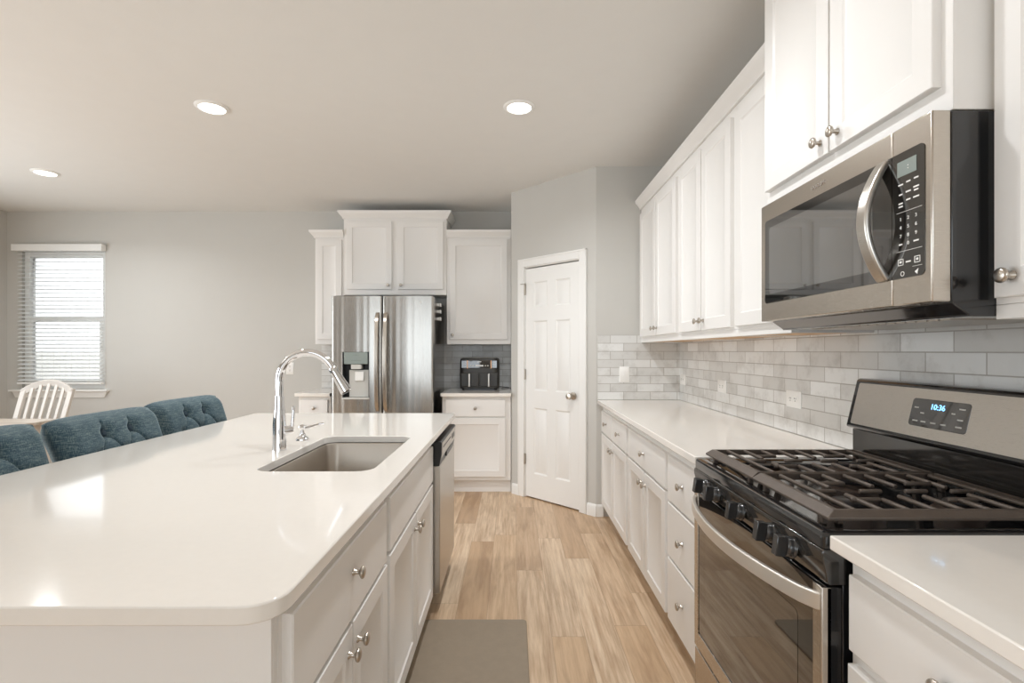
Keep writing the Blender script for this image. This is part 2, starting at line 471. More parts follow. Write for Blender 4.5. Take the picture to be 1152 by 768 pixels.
# ------------------------------------------------------------------ window with blind
fb = NB()
fy0, fy1 = YB + .03, YB + .09
for a in ((WX0, WX0 + .05, WZ0, WZ1), (WX1 - .05, WX1, WZ0, WZ1), (WX0 + .05, WX1 - .05, WZ1 - .05, WZ1), (WX0 + .05, WX1 - .05, WZ0, WZ0 + .05)):
    box(fb, a[0], a[1], fy0, fy1, a[2], a[3])
win = struct('window_1', fb, 'white', .003, label='white single-hung window with a lowered slat blind, daylight outside')
sm = 1.63
sb = NB(); box(sb, WX0 + .05, WX1 - .05, YB + .03, YB + .08, sm - .03, sm + .03)
for xa, xb, za, zb in ((WX0 + .05, WX0 + .085, WZ0 + .05, sm - .03), (WX1 - .085, WX1 - .05, WZ0 + .05, sm - .03), (WX0 + .085, WX1 - .085, WZ0 + .05, WZ0 + .10)):
    box(sb, xa, xb, YB + .03, YB + .065, za, zb)
part('sash', sb, 'white', win, .002)
part('pane', box(NB(), WX0 + .085, WX1 - .085, YB + .045, YB + .049, WZ0 + .10, sm - .03), 'glass', win)
part('pane', box(NB(), WX0 + .05, WX1 - .05, YB + .064, YB + .068, sm + .03, WZ1 - .05), 'glass', win)
lb = NB(); box(lb, WX0 - .10, WX1 + .05, YB - .05, YB + .03, .878, .898)
part('window_sill', lb, 'trim', win, .004)
ab = NB()
rings(ab, [[(WX0 - .085, YB, .878), (WX0 - .085, YB - .02, .878), (WX1 + .035, YB - .02, .878), (WX1 + .035, YB, .878)],
           [(WX0 - .06, YB, .815), (WX0 - .06, YB - .012, .815), (WX1 - .005, YB - .012, .815), (WX1 - .005, YB, .815)]])
part('apron', ab, 'trim', win)
bl = thing('window_blind', 'white horizontal slat blind hanging in the dining window', 'blind', (WX0, YB, .9))
def offs(bmx, v): bmesh.ops.translate(bmx, verts=bmx.verts[:], vec=v); return bmx
BO = Vector((-WX0, -YB, -.9))
vb = NB(); box(vb, WX0 - .05, WX1 + .015, YB - .07, YB - .005, 2.325, 2.395)
part('valance', offs(vb, BO), 'white', bl, .004)
sl = NB()
zs = 1.0
k = 0
while zs < 2.33:
    a = R(20); d = .024
    cy = YB - .033
    pts = [(cy - d * math.cos(a), zs - d * math.sin(a)), (cy, zs + .003), (cy + d * math.cos(a), zs + d * math.sin(a)), (cy, zs + .0005)]
    extr(sl, pts, WX0 + .0, WX1 - .0)
    zs += .0405
part('slats', offs(sl, BO), 'slat', bl)
part('bottom_rail', offs(box(NB(), WX0, WX1, YB - .058, YB - .008, .955, .975), BO), 'white', bl, .003)
lc = NB()
for xx in (WX0 + .14, (WX0 + WX1) / 2, WX1 - .14):
    tube(lc, [(xx, YB - .059, .96), (xx, YB - .059, 2.33)], .0012, 6)
part('ladder_cords', offs(lc, BO), 'white', bl)
# outside
struct('ground_outside', box(NB(), -40, 30, YB + .4, 60, -.4, -.3), 'ground', label='pale dry ground beyond the dining window')
fnb = NB()
xx = -22.0
while xx < -2:
    box(fnb, xx, xx + .14, 13.0, 13.02, -.3, 1.25); xx += .15
box(fnb, -22, -2, 13.02, 13.06, .1, .2); box(fnb, -22, -2, 13.02, 13.06, .9, 1.0)
o = part('garden_fence', fnb, 'fence'); tag(o, 'pale board fence out beyond the dining window', 'fence')

# ------------------------------------------------------------------ cabinets
def shaker(x0, x1, z0, z1, rail=.056, th=.02, dep=.006):
    bm = NB()
    def rg(e, y): return [(x0 + e, y, z0 + e), (x1 - e, y, z0 + e), (x1 - e, y, z1 - e), (x0 + e, y, z1 - e)]
    rings(bm, [rg(0, 0), rg(0, -th + .002), rg(.002, -th), rg(rail, -th), rg(rail + .005, -th + dep * .7), rg(rail + .008, -th + dep)])
    return bm
def slab(x0, x1, z0, z1, th=.02):
    bm = NB()
    def rg(e, y): return [(x0 + e, y, z0 + e), (x1 - e, y, z0 + e), (x1 - e, y, z1 - e), (x0 + e, y, z1 - e)]
    rings(bm, [rg(0, 0), rg(0, -th + .003), rg(.0035, -th)])
    return bm
KN = None
def knob(x, z, par, y=-.02):
    global KN
    if KN is None:
        bm = NB(); lathe(bm, [(.0, 0), (.009, 0), (.009, -.002), (.0055, -.006), (.0055, -.015), (.0135, -.019), (.0155, -.0225), (.0145, -.026), (.009, -.0285), (.0, -.029)], (0, 0, 0), 'y', 20)
        bmesh.ops.recalc_face_normals(bm, faces=bm.faces[:])
        KN = bpy.data.meshes.new('knob'); bm.to_mesh(KN); bm.free(); KN.shade_smooth(); KN.set_sharp_from_angle(angle=R(50)); KN.materials.append(M['nickel'])
    o = bpy.data.objects.new('knob', KN); COL.objects.link(o); o.parent = par
    o.location = Vector((x, y, z)) - ORG[par]
def cabinet(name, label, loc, rz, w, depth, z0, z1, fronts, cat='cabinet', group=None, toe=None, wood=False, rail=0.0):
    t = thing(name, label, cat, loc, rz, group)
    bm = NB()
    if wood:            # wall cabinet with an open underside: sides and front rail hang below a maple bottom
        box(bm, 0, w, 0, depth, z0 + .03, z1)
        box(bm, 0, w, 0, .019, z0, z0 + .03); box(bm, 0, .016, .019, depth, z0, z0 + .03); box(bm, w - .016, w, .019, depth, z0, z0 + .03)
    else:
        box(bm, 0, w, 0, depth, z0, z1)
    part('carcass', bm, 'cab', t, .0012, 1)
    if wood: part('underside', box(NB(), .016, w - .016, .019, depth, z0 + .004, z0 + .03), 'maple', t, label='bare maple underside')
    if toe: part('toe_kick', box(NB(), 0, w, toe, depth, 0, z0), 'cab', t)
    for kind, x0, x1, a, b, kn in fronts:
        p = part(kind, shaker(x0, x1, a, b) if kind == 'door' else slab(x0, x1, a, b), 'cab', t)
        if kn: knob(kn[0], kn[1], p)
    return t
RZ = -PI / 2
CZ = .884
DZT, DZB = .837, .674           # drawer top / bottom
def pair(w, z0, z1, kz, m=.028, g=.006, kin=.03):
    c = w / 2
    return [('door', m, c - g, z0, z1, (c - g - kin, kz)), ('door', c + g, w - m, z0, z1, (c + g + kin, kz))]
XB = .707
dB = XW - .009 - XB
w = .930
cabinet('base_cabinet', 'white base cabinet against the tiled end wall with two drawers over two doors', (XB, 4.012, 0), RZ, w, dB, .105, CZ,
        [('drawer', .035, w / 2 - .008, DZB, DZT, (w / 4 + .012, .757)), ('drawer', w / 2 + .008, w - .02, DZB, DZT, (3 * w / 4, .757))] + pair(w, .115, .662, .60, .035), group='base cabinets of the range run', toe=.075)
w = .785
cabinet('base_cabinet', 'white base cabinet with one wide drawer over two doors, middle of the range run', (XB, 3.081, 0), RZ, w, dB, .105, CZ,
        [('drawer', .02, w - .02, DZB, DZT, (w / 2, .757))] + pair(w, .115, .662, .60, .02), group='base cabinets of the range run', toe=.075)
w = .438
cabinet('drawer_cabinet', 'white three-drawer base cabinet just left of the range', (XB, 2.295, 0), RZ, w, dB, .105, CZ,
        [('drawer', .02, w - .02, .640, DZT, (w / 2, .745)), ('drawer', .02, w - .02, .396, .630, (w / 2, .513)), ('drawer', .02, w - .02, .115, .386, (w / 2, .26))], group='base cabinets of the range run', toe=.075)
w = .520
cabinet('base_cabinet', 'white base cabinet in the near corner right of the range', (XB, 1.066, 0), RZ, w, dB, .105, CZ,
        [('drawer', .016, w - .02, DZB + .012, DZT + .003, (w / 2, .765)), ('door', .014, w - .02, .115, .657, (w - .06, .60))], group='base cabinets of the range run', toe=.075)

def slab_top(name, label, x0, x1, y0, y1, r=.004, hole=None, corners=None):
    o = part(name, prism(NB(), rrect(x0, x1, y0, y1, corners or r), CZ, .914), 'quartz')
    if hole is not None: cut(o, hole)
    b = o.modifiers.new('edge', 'BEVEL'); b.width = .003; b.segments = 2; b.limit_method = 'ANGLE'; b.angle_limit = R(40)
    return tag(o, label, 'countertop')
slab_top('countertop', 'long white quartz countertop between the end wall and the range', .660, XW - .009, 1.857, 4.006)
slab_top('countertop', 'white quartz countertop in the near corner right of the range', .660, XW - .009, .535, 1.0685)
slab_top('countertop', 'white quartz countertop under the air fryer', -.655, PA.x - .002, 4.627, YB - .009)
slab_top('countertop', 'small white quartz countertop left of the refrigerator', -1.975, -1.655, 4.627, YB - .009)

# wall cabinets on the range wall
XU = 1.005
dU = XW - .009 - XU
UZ0, UZ1, UD0, UD1, UK = 1.363, 2.40, 1.406, 2.357, 1.455
uppers = [('white two-door wall cabinet tucked against the far end wall', 4.010, .930),
          ('white two-door wall cabinet in the middle of the range run', 3.079, .784)]
for lab, yy, w in uppers:
    cabinet('wall_cabinet', lab, (XU, yy, 0), RZ, w, dU, UZ0, UZ1, pair(w, UD0, UD1, UK, .03, .008), group='wall cabinets above the range run', wood=True)
w = .446
cabinet('wall_cabinet', 'white single-door wall cabinet just left of the microwave', (XU, 2.294, 0), RZ, w, dU, UZ0, UZ1,
        [('door', .02, w - .02, UD0, UD1, (w - .05, UK))], group='wall cabinets above the range run', wood=True)
w = .52
cabinet('wall_cabinet', 'white wall cabinet at the right edge, beside the microwave', (XU, 1.0655, 0), RZ, w, dU, UZ0, UZ1,
        [('door', .016, w - .02, UD0, UD1, (.056, 1.447))], group='wall cabinets above the range run', wood=True)
w = .780
cabinet('wall_cabinet', 'deep white two-door wall cabinet mounted above the microwave', (.918, 1.847, 0), RZ, w, XW - .009 - .918, 1.802, 2.60,
        [('door', .02, w / 2 - .004, 1.862, 2.56, (w / 2 - .04, 1.905)), ('door', w / 2 + .004, w - .03, 1.862, 2.56, (w / 2 + .04, 1.905))], group='wall cabinets above the range run')

# crown mouldings
CP = [(0, 0), (-.012, 0), (-.014, .012), (-.022, .022), (-.036, .04), (-.046, .052), (-.048, .07), (0, .07)]
def crown(name, label, base, rz, w, z, ret0=None, ret1=None, depth=.3):
    # front run with mitred returns: sweep the profile round an open U path
    bm = NB(); path = []
    if ret0: path.append(((0, depth), (-1, 0)))
    path.append(((0, 0), (-1 if ret0 else 0, -1)))
    path.append(((w, 0), (1 if ret1 else 0, -1)))
    if ret1: path.append(((w, depth), (1, 0)))
    rings(bm, [[(p[0] + d[0] * -o, p[1] + d[1] * -o, z + h) for o, h in CP] for p, d in path])
    o = part(name, bm, 'trim' if False else 'cab'); place(o, base, rz)
    o['kind'] = 'structure'; o['label'] = label
    return o
crown('trim_2', 'white crown moulding along the range-wall cabinets', (XU, 4.012), RZ, 2.163, UZ1, False, False)
crown('trim_3', 'white crown moulding over the cabinet above the microwave', (.918, 1.847), RZ, .78, 2.60, True, True, .38)
crown('trim_4', 'white crown moulding over the near right wall cabinet', (XU, 1.0655), RZ, .52, UZ1, False, False)

# back wall cabinets
YU = 5.0
dK = YB - .009 - YU
cabinet('base_cabinet', 'white base cabinet with one drawer over one door, below the air fryer', (-.645, 4.675, 0), 0, .626, YB - .009 - 4.675, .118, CZ,
        [('drawer', .031, .575, .700, .852, (.303, .778)), ('door', .031, .575, .152, .686, None)], toe=.05)
cabinet('base_cabinet', 'narrow white base cabinet left of the refrigerator', (-1.955, 4.675, 0), 0, .295, YB - .009 - 4.675, .118, CZ,
        [('drawer', .025, .27, .700, .852, (.1475, .778)), ('door', .025, .27, .152, .686, (.24, .62))], toe=.05)
cabinet('wall_cabinet', 'white single-door wall cabinet above the air fryer', (-.645, YU, 0), 0, .626, dK, UZ0, UZ1,
        [('door', .031, .590, 1.409, 2.378, (.06, 1.452))])
cabinet('wall_cabinet', 'white two-door wall cabinet above the refrigerator', (-1.648, YU - .01, 0), 0, 1.002, dK + .01, 1.843, 2.585,
        [('door', .03, .472, 1.896, 2.555, (.438, 1.934)), ('door', .530, .972, 1.896, 2.555, (.562, 1.934))])
cabinet('wall_cabinet', 'narrow white wall cabinet left of the refrigerator', (-1.930, YU, 0), 0, .281, dK, UZ0, UZ1,
        [('door', .02, .262, 1.409, 2.378, (.235, 1.452))])
crown('trim_5', 'white crown moulding over the wall cabinet above the air fryer', (-.645, YU), 0, .626, UZ1, False, False)
crown('trim_6', 'white crown moulding over the cabinet above the refrigerator', (-1.648, YU - .01), 0, 1.002, 2.585, True, True, .325)
crown('trim_7', 'white crown moulding over the narrow wall cabinet', (-1.93, YU), 0, .281, UZ1, True, False, .31)

# ------------------------------------------------------------------ island
IX, IY0, IY1 = -.405, .768, 3.16
LZ = PI / 2
w = .705
cabinet('island_cabinet', 'white island cabinet at the near end with one drawer over two doors', (IX, .882, 0), LZ, w, .60, .105, CZ,
        [('drawer', .015, w - .022, .655, DZT, (w / 2, .765)), ] + pair(w, .115, .643, .585, .015, .004), toe=.075)
w = .903
cabinet('sink_cabinet', 'white island sink cabinet with a false front over two doors, beside the dishwasher', (IX, 1.5875, 0), LZ, w, .60, .105, .62, [], toe=.075)
sc = [o for o in bpy.data.objects if o.name.startswith('sink_cabinet')][0]
bm = NB(); box(bm, 0, w, 0, .02, .62, CZ); box(bm, 0, .018, .02, .60, .62, CZ); box(bm, w - .018, w, .02, .60, .62, CZ)
part('face_frame', bm, 'cab', sc)
part('drawer_front', slab(.022, w - .015, .668, DZT), 'cab', sc)
for kind, x0, x1, a, b, kn in pair(w, .115, .655, .60, .02, .004):
    knob(kn[0], kn[1], part('door', shaker(x0, x1, a, b), 'cab', sc))
ip = thing('kitchen_island', 'white panelled end and seating side of the island under the countertop', 'kitchen island', (-.7, .87, 0))
IO = Vector((.7, -.87, 0))
bm = NB(); box(bm, -1.02, IX - .0, .866, .881, 0, CZ - .001); box(bm, IX - .055, IX, .858, .866, 0, CZ - .001)
part('end_panel', offs(bm, IO), 'cab', ip, .001, 1)
part('end_panel', offs(box(NB(), -1.02, IX, 3.105, 3.125, 0, CZ - .001), IO), 'cab', ip, .001, 1)
part('back_panel', offs(box(NB(), -1.04, -1.02, .866, 3.125, 0, CZ - .001), IO), 'cab', ip, .001, 1)
SX0, SX1, SY0, SY1 = -.835, -.455, 1.634, 2.309
hole = prism(NB(), rrect(SX0, SX1, SY0, SY1, .055), CZ - .05, .95)
slab_top('island_countertop', 'large white quartz island countertop with a sink cutout', -1.583, -.3565, IY0, IY1, hole=hole, corners=[.02, .02, .06, .06])
sk = thing('kitchen_sink', 'stainless undermount sink set into the island countertop', 'sink', ((SX0 + SX1) / 2, (SY0 + SY1) / 2, .66))
SO = Vector((-(SX0 + SX1) / 2, -(SY0 + SY1) / 2, -.66))
bm = NB()
def sr(e, z, r=.055): return [(x, y, z) for x, y in rrect(SX0 + e, SX1 - e, SY0 + e, SY1 - e, max(.01, r - e), 8)]
rings(bm, [sr(-.02, CZ - .0005), sr(.004, CZ - .0005), sr(.006, CZ - .004), sr(.012, .72), sr(.02, .69), sr(.04, .678), sr(.043, .672), sr(.015, .68), sr(-.001, .72), sr(-.006, CZ - .006), sr(-.02, CZ - .006)], False, False)
f = [v for v in bm.verts if abs(v.co.z - .678) < 1e-5]
bm.faces.new(f[:]) if len(f) > 2 else None
f = [v for v in bm.verts if abs(v.co.z - .672) < 1e-5]
bm.faces.new(f[::-1])
part('basin', offs(bm, SO), 'sink', sk)
bm = NB(); lathe(bm, [(.0, .684), (.03, .684), (.045, .681), (.045, .679), (.0, .679)], ((SX0 + SX1) / 2, (SY0 + SY1) / 2, 0))
part('drain', offs(bm, SO), 'chrome', sk)

# faucet
FX, FY = -.9045, 1.984
fc = thing('kitchen_faucet', 'tall chrome gooseneck pull-down faucet on the island beside the sink', 'faucet', (FX, FY, .914))
bm = NB(); lathe(bm, [(.0, 0), (.0265, 0), (.0265, .004), (.0255, .02), (.0245, .10), (.020, .145), (.0175, .165), (.0165, .21), (.0, .21)], (0, 0, 0))
part('body', bm, 'chrome', fc)
RA = .108
pts = [(0, 0, .20), (0, 0, .265)]
for k in range(0, 23):
    a = PI - R(k * 7.0); pts.append((RA + RA * math.cos(a), 0, .27 + RA * math.sin(a)))
bm = NB(); tube(bm, pts, .0145, 20)
part('spout', bm, 'chrome', fc)
e = Vector(pts[-1]); d = (Vector(pts[-1]) - Vector(pts[-2])).normalized()
d = (d + Vector((.03, 0, 0))).normalized()
bm = NB(); tube(bm, [e - d * .002, e + d * .004, e + d * .02, e + d * .085, e + d * .105, e + d * .108], [.0145, .0165, .0165, .0215, .0225, .017], 20)
part('spray_head', bm, 'chrome', fc)
bm = NB(); tube(bm, [e + d * .1075, e + d * .1095], [.0165, .016], 16)
part('nozzle_face', bm, 'blackpl', fc)
bm = NB(); tube(bm, [(.018, .0, .075), (.038, .010, .077), (.048, .014, .078)], [.016, .0165, .015], 16)
tube(bm, [(.044, .012, .082), (.047, .012, .12), (.050, .012, .165), (.0505, .012, .17)], [.0075, .006, .0055, .003], 12)
part('handle', bm, 'chrome', fc)
sd = thing('soap_dispenser', 'small chrome soap dispenser pump on the island behind the faucet', 'soap dispenser', (-.908, 2.21, .914))
bm = NB(); lathe(bm, [(.0, 0), (.027, 0), (.026, .006), (.016, .016), (.012, .022), (.011, .03), (.0, .03)], (0, 0, 0))
part('base', bm, 'chrome', sd)
bm = NB(); lathe(bm, [(.0, .028), (.008, .028), (.008, .042), (.015, .046), (.018, .054), (.015, .062), (.006, .066), (.0, .066)], (0, 0, 0))
part('pump_head', bm, 'chrome', sd)
bm = NB(); tube(bm, [(.01, -.001, .050), (.05, -.006, .062), (.092, -.012, .073), (.096, -.0125, .070)], [.006, .0052, .0048, .004], 10)
part('nozzle', bm, 'chrome', sd)

# dishwasher
dwz = thing('dishwasher', 'stainless dishwasher built into the far end of the island', 'dishwasher', (IX, 2.4935, 0), LZ)
wd = .605
part('tub', box(NB(), .004, wd - .004, .0, .57, .10, .872), 'blackpl', dwz)
part('kick_plate', box(NB(), .004, wd - .004, .05, .07, .0, .10), 'blackpl', dwz)
bm = NB(); box(bm, .004, wd - .004, -.05, 0, .112, .735)
part('door_panel', bm, 'steel_h', dwz, .004)
bm = NB(); extr(bm, [(0, .735), (-.046, .735), (-.056, .79), (-.058, .848), (-.052, .855), (0, .858)], .003, wd - .003)
cp = part('control_panel', bm, 'blackpl', dwz, .002)
bm = NB(); extr(bm, [(-.0545, .772), (-.0575, .79), (-.0595, .846), (-.056, .846), (-.052, .772)], .022, wd - .022)
fp = part('fascia', bm, 'steel_h', dwz)
bm = NB()
for q in range(7): box(bm, .06 + q * .045, .085 + q * .045, -.0605, -.0585, .818, .824)
box(bm, .42, .52, -.0605, -.0585, .80, .826)
part('panel_print', bm, 'blackpl', dwz)
part('handle_pocket', box(NB(), .19, .42, -.0585, -.05, .748, .772), 'blackpl', dwz)

# floor mat
o = part('floor_mat', prism(NB(), rrect(-.425, .065, 1.23, 2.452, .02), .0005, .014), 'mat', None, .004)
tag(o, 'grey cushioned mat on the plank floor in front of the sink', 'mat')

# ------------------------------------------------------------------ refrigerator
FXO, FYO = -1.613, 4.53
rf = thing('refrigerator', 'stainless french-door refrigerator with an ice and water dispenser', 'refrigerator', (FXO, FYO, 0))
fw = .905
part('body', box(NB(), .004, fw - .004, .115, .775, .02, 1.765), 'fridge_side', rf, .006, label='grey cabinet sides')
def fdoor(x0, x1, z0, z1):
    pl = []
    n = 14
    r = .018
    for k in range(7):
        a = R(180 + 90 * k / 6); pl.append((x0 + r + r * math.cos(a), r + .012 + r * math.sin(a)))
    for k in range(1, n):
        u = k / n; pl.append((x0 + r + (x1 - x0 - 2 * r) * u, .012 - .012 * math.sin(PI * u)))
    for k in range(7):
        a = R(270 + 90 * k / 6); pl.append((x1 - r + r * math.cos(a), r + .012 + r * math.sin(a)))
    pl += [(x1, .108), (x0, .108)]
    return prism(NB(), pl, z0, z1)
ld = part('door', fdoor(0, .4495, .70, 1.785), 'fridge', rf)
cut(ld, box(NB(), .103, .339, -.05, .085, .875, 1.288))
rd = part('door', fdoor(.4555, fw, .70, 1.785), 'fridge', rf)
fz = part('freezer_drawer', fdoor(0, fw, .07, .69), 'fridge', rf)
part('gasket', box(NB(), .4495, .4555, .03, .108, .70, 1.785), 'blackpl', rf)
part('kick_grille', box(NB(), .02, fw - .02, .08, .115, .0, .065), 'blackpl', rf)
# dispenser inside the left door
ds = part('dispenser', (lambda b: (box(b, .103, .108, .006, .085, .875, 1.288), box(b, .334, .339, .006, .085, .875, 1.288), box(b, .108, .334, .08, .085, .875, 1.288), b)[-1])(NB()), 'blackpl', ld)
part('control_display', box(NB(), .118, .328, -.002, .03, 1.18, 1.286), 'disp', ld, .003)
text('display_marks', '. ... .', .03, (.225, -.0026, 1.268), 'charcoal', ld)
text('display_marks', '- - - - -', .03, (.225, -.0026, 1.215), 'charcoal', ld)
part('ice_chute', box(NB(), .178, .272, .004, .06, 1.135, 1.178), 'greypl', ld, .004)
part('dispenser_back', box(NB(), .150, .332, .045, .079, .885, 1.128), 'greypl', ld, .004)
part('lever', box(NB(), .205, .285, .03, .045, 1.03, 1.115), 'white', ld, .005)
part('drip_tray', box(NB(), .100, .342, -.002, .078, .868, .884), 'greypl', ld, .002)
for nm, xh, par in (('h', .4155, ld), ('h', .4895, rd)):
    bm = NB(); pts = []
    for k in range(21):
        u = k / 20; z = .765 + .87 * u
        pts.append((xh, -.012 - .048 * math.sin(PI * u) ** .6 if 0 < u < 1 else .01, z))
    band(bm, pts, .033, .017, (1, 0, 0))
    part('handle', bm, 'steel', par, .005)
bm = NB()
for k in range(3): bm_ = box(bm, .775, .83, .0, .004, 0, 0.001) if False else bm
bm.free()
text('badge', 'LG', .022, (.80, -.0012, 1.726), 'white', rd)
for xa in (.03, fw - .13):
    part('hinge_cover', box(NB(), xa, xa + .1, .03, .2, 1.765, 1.79), 'charcoal', rf, .006)
for k, (zz, wd_) in enumerate(((1.713, 'topmost'), (1.650, 'middle'), (1.582, 'lowest'))):
    bm = NB(); box(bm, -.001, .028, 0, .075, 0, .024); box(bm, .028, .034, .0, .075, -.004, .028)
    o = part('magnetic_clip', bm, 'white', None, .003)
    o.location = (FXO + fw - .004 + .0165, FYO + .29, zz)
    tag(o, 'white magnetic clip on the refrigerator side, %s of the three' % wd_, 'clip', 'white clips on the refrigerator')

# ------------------------------------------------------------------ air fryer
af = thing('air_fryer', 'charcoal dual-basket air fryer on the back counter', 'air fryer', (-.328, 4.99, .914))
hw = .193
pl = rrect(-hw, hw, 0, .27, [.04, .04, .05, .05])
bm = NB(); rings(bm, [[(x * s, .135 + (y - .135) * s, z) for x, y in pl] for z, s in ((.018, .985), (.03, 1.0), (.21, 1.0), (.29, .985), (.308, .95), (.3145, .86))])
part('housing', bm, 'charcoal', af)
part('foot_base', prism(NB(), rrect(-hw + .02, hw - .02, .02, .25, .03), 0, .02), 'blackpl', af)
bm = NB(); box(bm, -hw + .035, hw - .035, .06, .22, .3135, .318); part('lid_plate', bm, 'steel_h', af, .002)
bm = NB(); box(bm, -hw + .018, hw - .018, -.004, .02, .215, .292)
part('control_panel', bm, 'blackglass', af, .004)
bm = NB(); box(bm, -.035, .04, -.0052, -.003, .232, .246); part('display', bm, 'plate', af)
bm = NB(); box(bm, -.017, .02, -.0052, -.003, .274, .281); part('logo_mark', bm, 'plate', af)
for xx in (-.115, .115):
    part('trim_strip', box(NB(), xx - .004, xx + .004, -.0055, -.003, .212, .29), 'copper', af)
bm = NB()
for sx in (-1, 1):
    for r_ in range(3):
        for c_ in range(2): box(bm, sx * (.135 + c_ * .018) - .005, sx * (.135 + c_ * .018) + .005, -.0052, -.003, .228 + r_ * .022, .231 + r_ * .022)
    for c_ in range(2): box(bm, sx * (.06 + c_ * .024) - .006, sx * (.06 + c_ * .024) + .006, -.0052, -.003, .234, .244)
part('panel_print', bm, 'greypl', af)
for sx in (-1, 1):
    x0, x1 = (-hw + .012, -.003) if sx < 0 else (.003, hw - .012)
    dr = part('basket', box(NB(), x0, x1, -.006, .03, .035, .168), 'charcoal', af, .008, 3)
    xc = -.095 if sx < 0 else .094
    part('handle', box(NB(), xc - .009, xc + .009, -.04, -.006, .036, .162), 'steel_h', dr, .004)
bm = NB(); tube(bm, [(.18, .25, .02), (.22, .285, .012), (.29, .29, .006)], .004, 8)
part('power_cord', bm, 'blackpl', af)

# ------------------------------------------------------------------ range
rg = thing('gas_range', 'stainless and black freestanding gas range between the countertops', 'stove', (.655, 1.846, 0), RZ)
gw = .766
part('body', box(NB(), .002, gw - .002, .042, .64, .03, .893), 'black', rg, .002)
for fx in (.05, gw - .05):
    for fy in (.09, .6):
        bm = NB(); lathe(bm, [(.0, 0), (.02, 0), (.016, .03), (.0, .032)], (fx, fy, 0)); part('foot', bm, 'blackpl', rg)
bm = NB(); rings(bm, [[(x, y, z) for x, y in rrect(e, gw - e, e, .60, .012)] for e, z in ((0, .880), (0, .905), (.004, .912), (.012, .914), (.030, .9135), (.036, .909))])
ct = part('cooktop', bm, 'black', rg)
bm = NB(); extr(bm, [(.05, .803), (.014, .803), (.008, .807), (-.003, .868), (.0, .878), (.05, .8795)], 0, gw)
part('control_panel', bm, 'panelblack', rg, .002)
# knobs
bm = NB(); lathe(bm, [(.0, 0), (.026, 0), (.026, -.004), (.0235, -.006), (.0225, -.016), (.019, -.02), (.0, -.02)], (0, 0, 0), 'y', 24)
box(bm, -.011, .011, -.043, -.018, -.0235, .0235)
bmesh.ops.recalc_face_normals(bm, faces=bm.faces[:])
KM = bpy.data.meshes.new('burner_knob'); bm.to_mesh(KM); bm.free(); KM.shade_smooth(); KM.set_sharp_from_angle(angle=R(40)); KM.materials.append(M['knobblack'])
for kx in (.112, .205, .378, .548, .645):
    o = bpy.data.objects.new('burner_knob', KM); COL.objects.link(o); o.parent = rg; o.location = (kx, .001, .838); o.rotation_euler = (R(-8), 0, 0)
    b = o.modifiers.new('edge', 'BEVEL'); b.width = .003; b.segments = 2; b.limit_method = 'ANGLE'
# oven door
bm = NB(); box(bm, .003, gw - .003, .008, .042, .248, .798)
od = part('oven_door', bm, 'black', rg, .003)
bm = NB()
box(bm, .003, .036, -.002, .02, .248, .797); box(bm, gw - .036, gw - .003, -.002, .02, .248, .797); box(bm, .036, gw - .036, -.002, .02, .248, .302)
part('door_frame', bm, 'steel', od, .002)
bm = NB(); rings(bm, [[(x, y, z) for x, z in rrect(.036, gw - .036, .300, .796, [.004, .004, .03, .03])] for y in (.008, .0015)])
part('oven_glass', bm, 'blackglass', od)
bm = NB()
rings(bm, [[(x, .0012, z) for x, z in rrect(.10, gw - .10, .35, .70, .015)], [(x, .0009, z) for x, z in rrect(.10, gw - .10, .35, .70, .015)]])
part('oven_window', bm, plain('oven_window_glass', (.022, .020, .018), .03, var=.05, IOR=1.85, Coat_Weight=.8, Coat_Roughness=.02), od)
bm = NB(); pts = [(.012, .004, .764)]
for k in range(25):
    u = k / 24; pts.append((.018 + (gw - .036) * u, -.006 - .066 * math.sin(PI * u) ** .75 if 0 < u < 1 else -.004, .764))
pts.append((gw - .012, .004, .764))
band(bm, pts, .037, .013, (0, 0, 1))
part('door_handle', bm, 'satin', od, .003)
bm = NB(); box(bm, .003, gw - .003, .0, .042, .055, .238)
part('storage_drawer', bm, 'steel', rg, .003)
# backguard
bm = NB(); extr(bm, [(.585, .9), (.567, .915), (.567, 1.020), (.640, 1.028), (.640, .9)], .004, gw - .004)
part('riser', bm, 'panelblack', rg, .002)
BG = [(.545, 1.030), (.552, 1.024), (.652, 1.024), (.652, 1.192), (.640, 1.199), (.594, 1.199), (.584, 1.194)]
bm = NB(); extr(bm, BG, 0, gw)
bg = part('backguard', bm, 'black', rg, .006, 3)
n_ = Vector((0, 1.194 - 1.030, -(.584 - .545))); n_.normalize()      # up-the-face vector is (0, .039,.164)
upv = Vector((0, .039, .164)).normalized(); fn = Vector((0, -.164, .039)).normalized()
P0 = Vector((0, .545, 1.030))
def onface(x, s, off): q = P0 + upv * s + fn * off; return (x, q.y, q.z)
bm = NB(); rings(bm, [[onface(x, s, off) for x, s in rrect(.024, gw - .024, .012, .158, .006)] for off in (-.002, .0025)])
part('backguard_face', bm, 'steel_h', bg)
bm = NB(); rings(bm, [[onface(x, s, off) for x, s in rrect(.280, .480, .044, .128, .01)] for off in (.0, .0035)])
part('control_display', bm, 'blackglass', bg, .001)
o = text('clock_digits', '10:36', .023, onface(.375, .106, .0039), 'led', bg)
o.rotation_euler = (math.atan2(upv.z, upv.y), 0, 0)
for txt, x, s, sz in (('BAKE', .315, .06, .009), ('BROIL', .345, .06, .009), ('OFF', .455, .06, .010), ('START', .455, .085, .009), ('+', .43, .10, .012), ('-', .43, .075, .012)):
    pass
bm = NB()
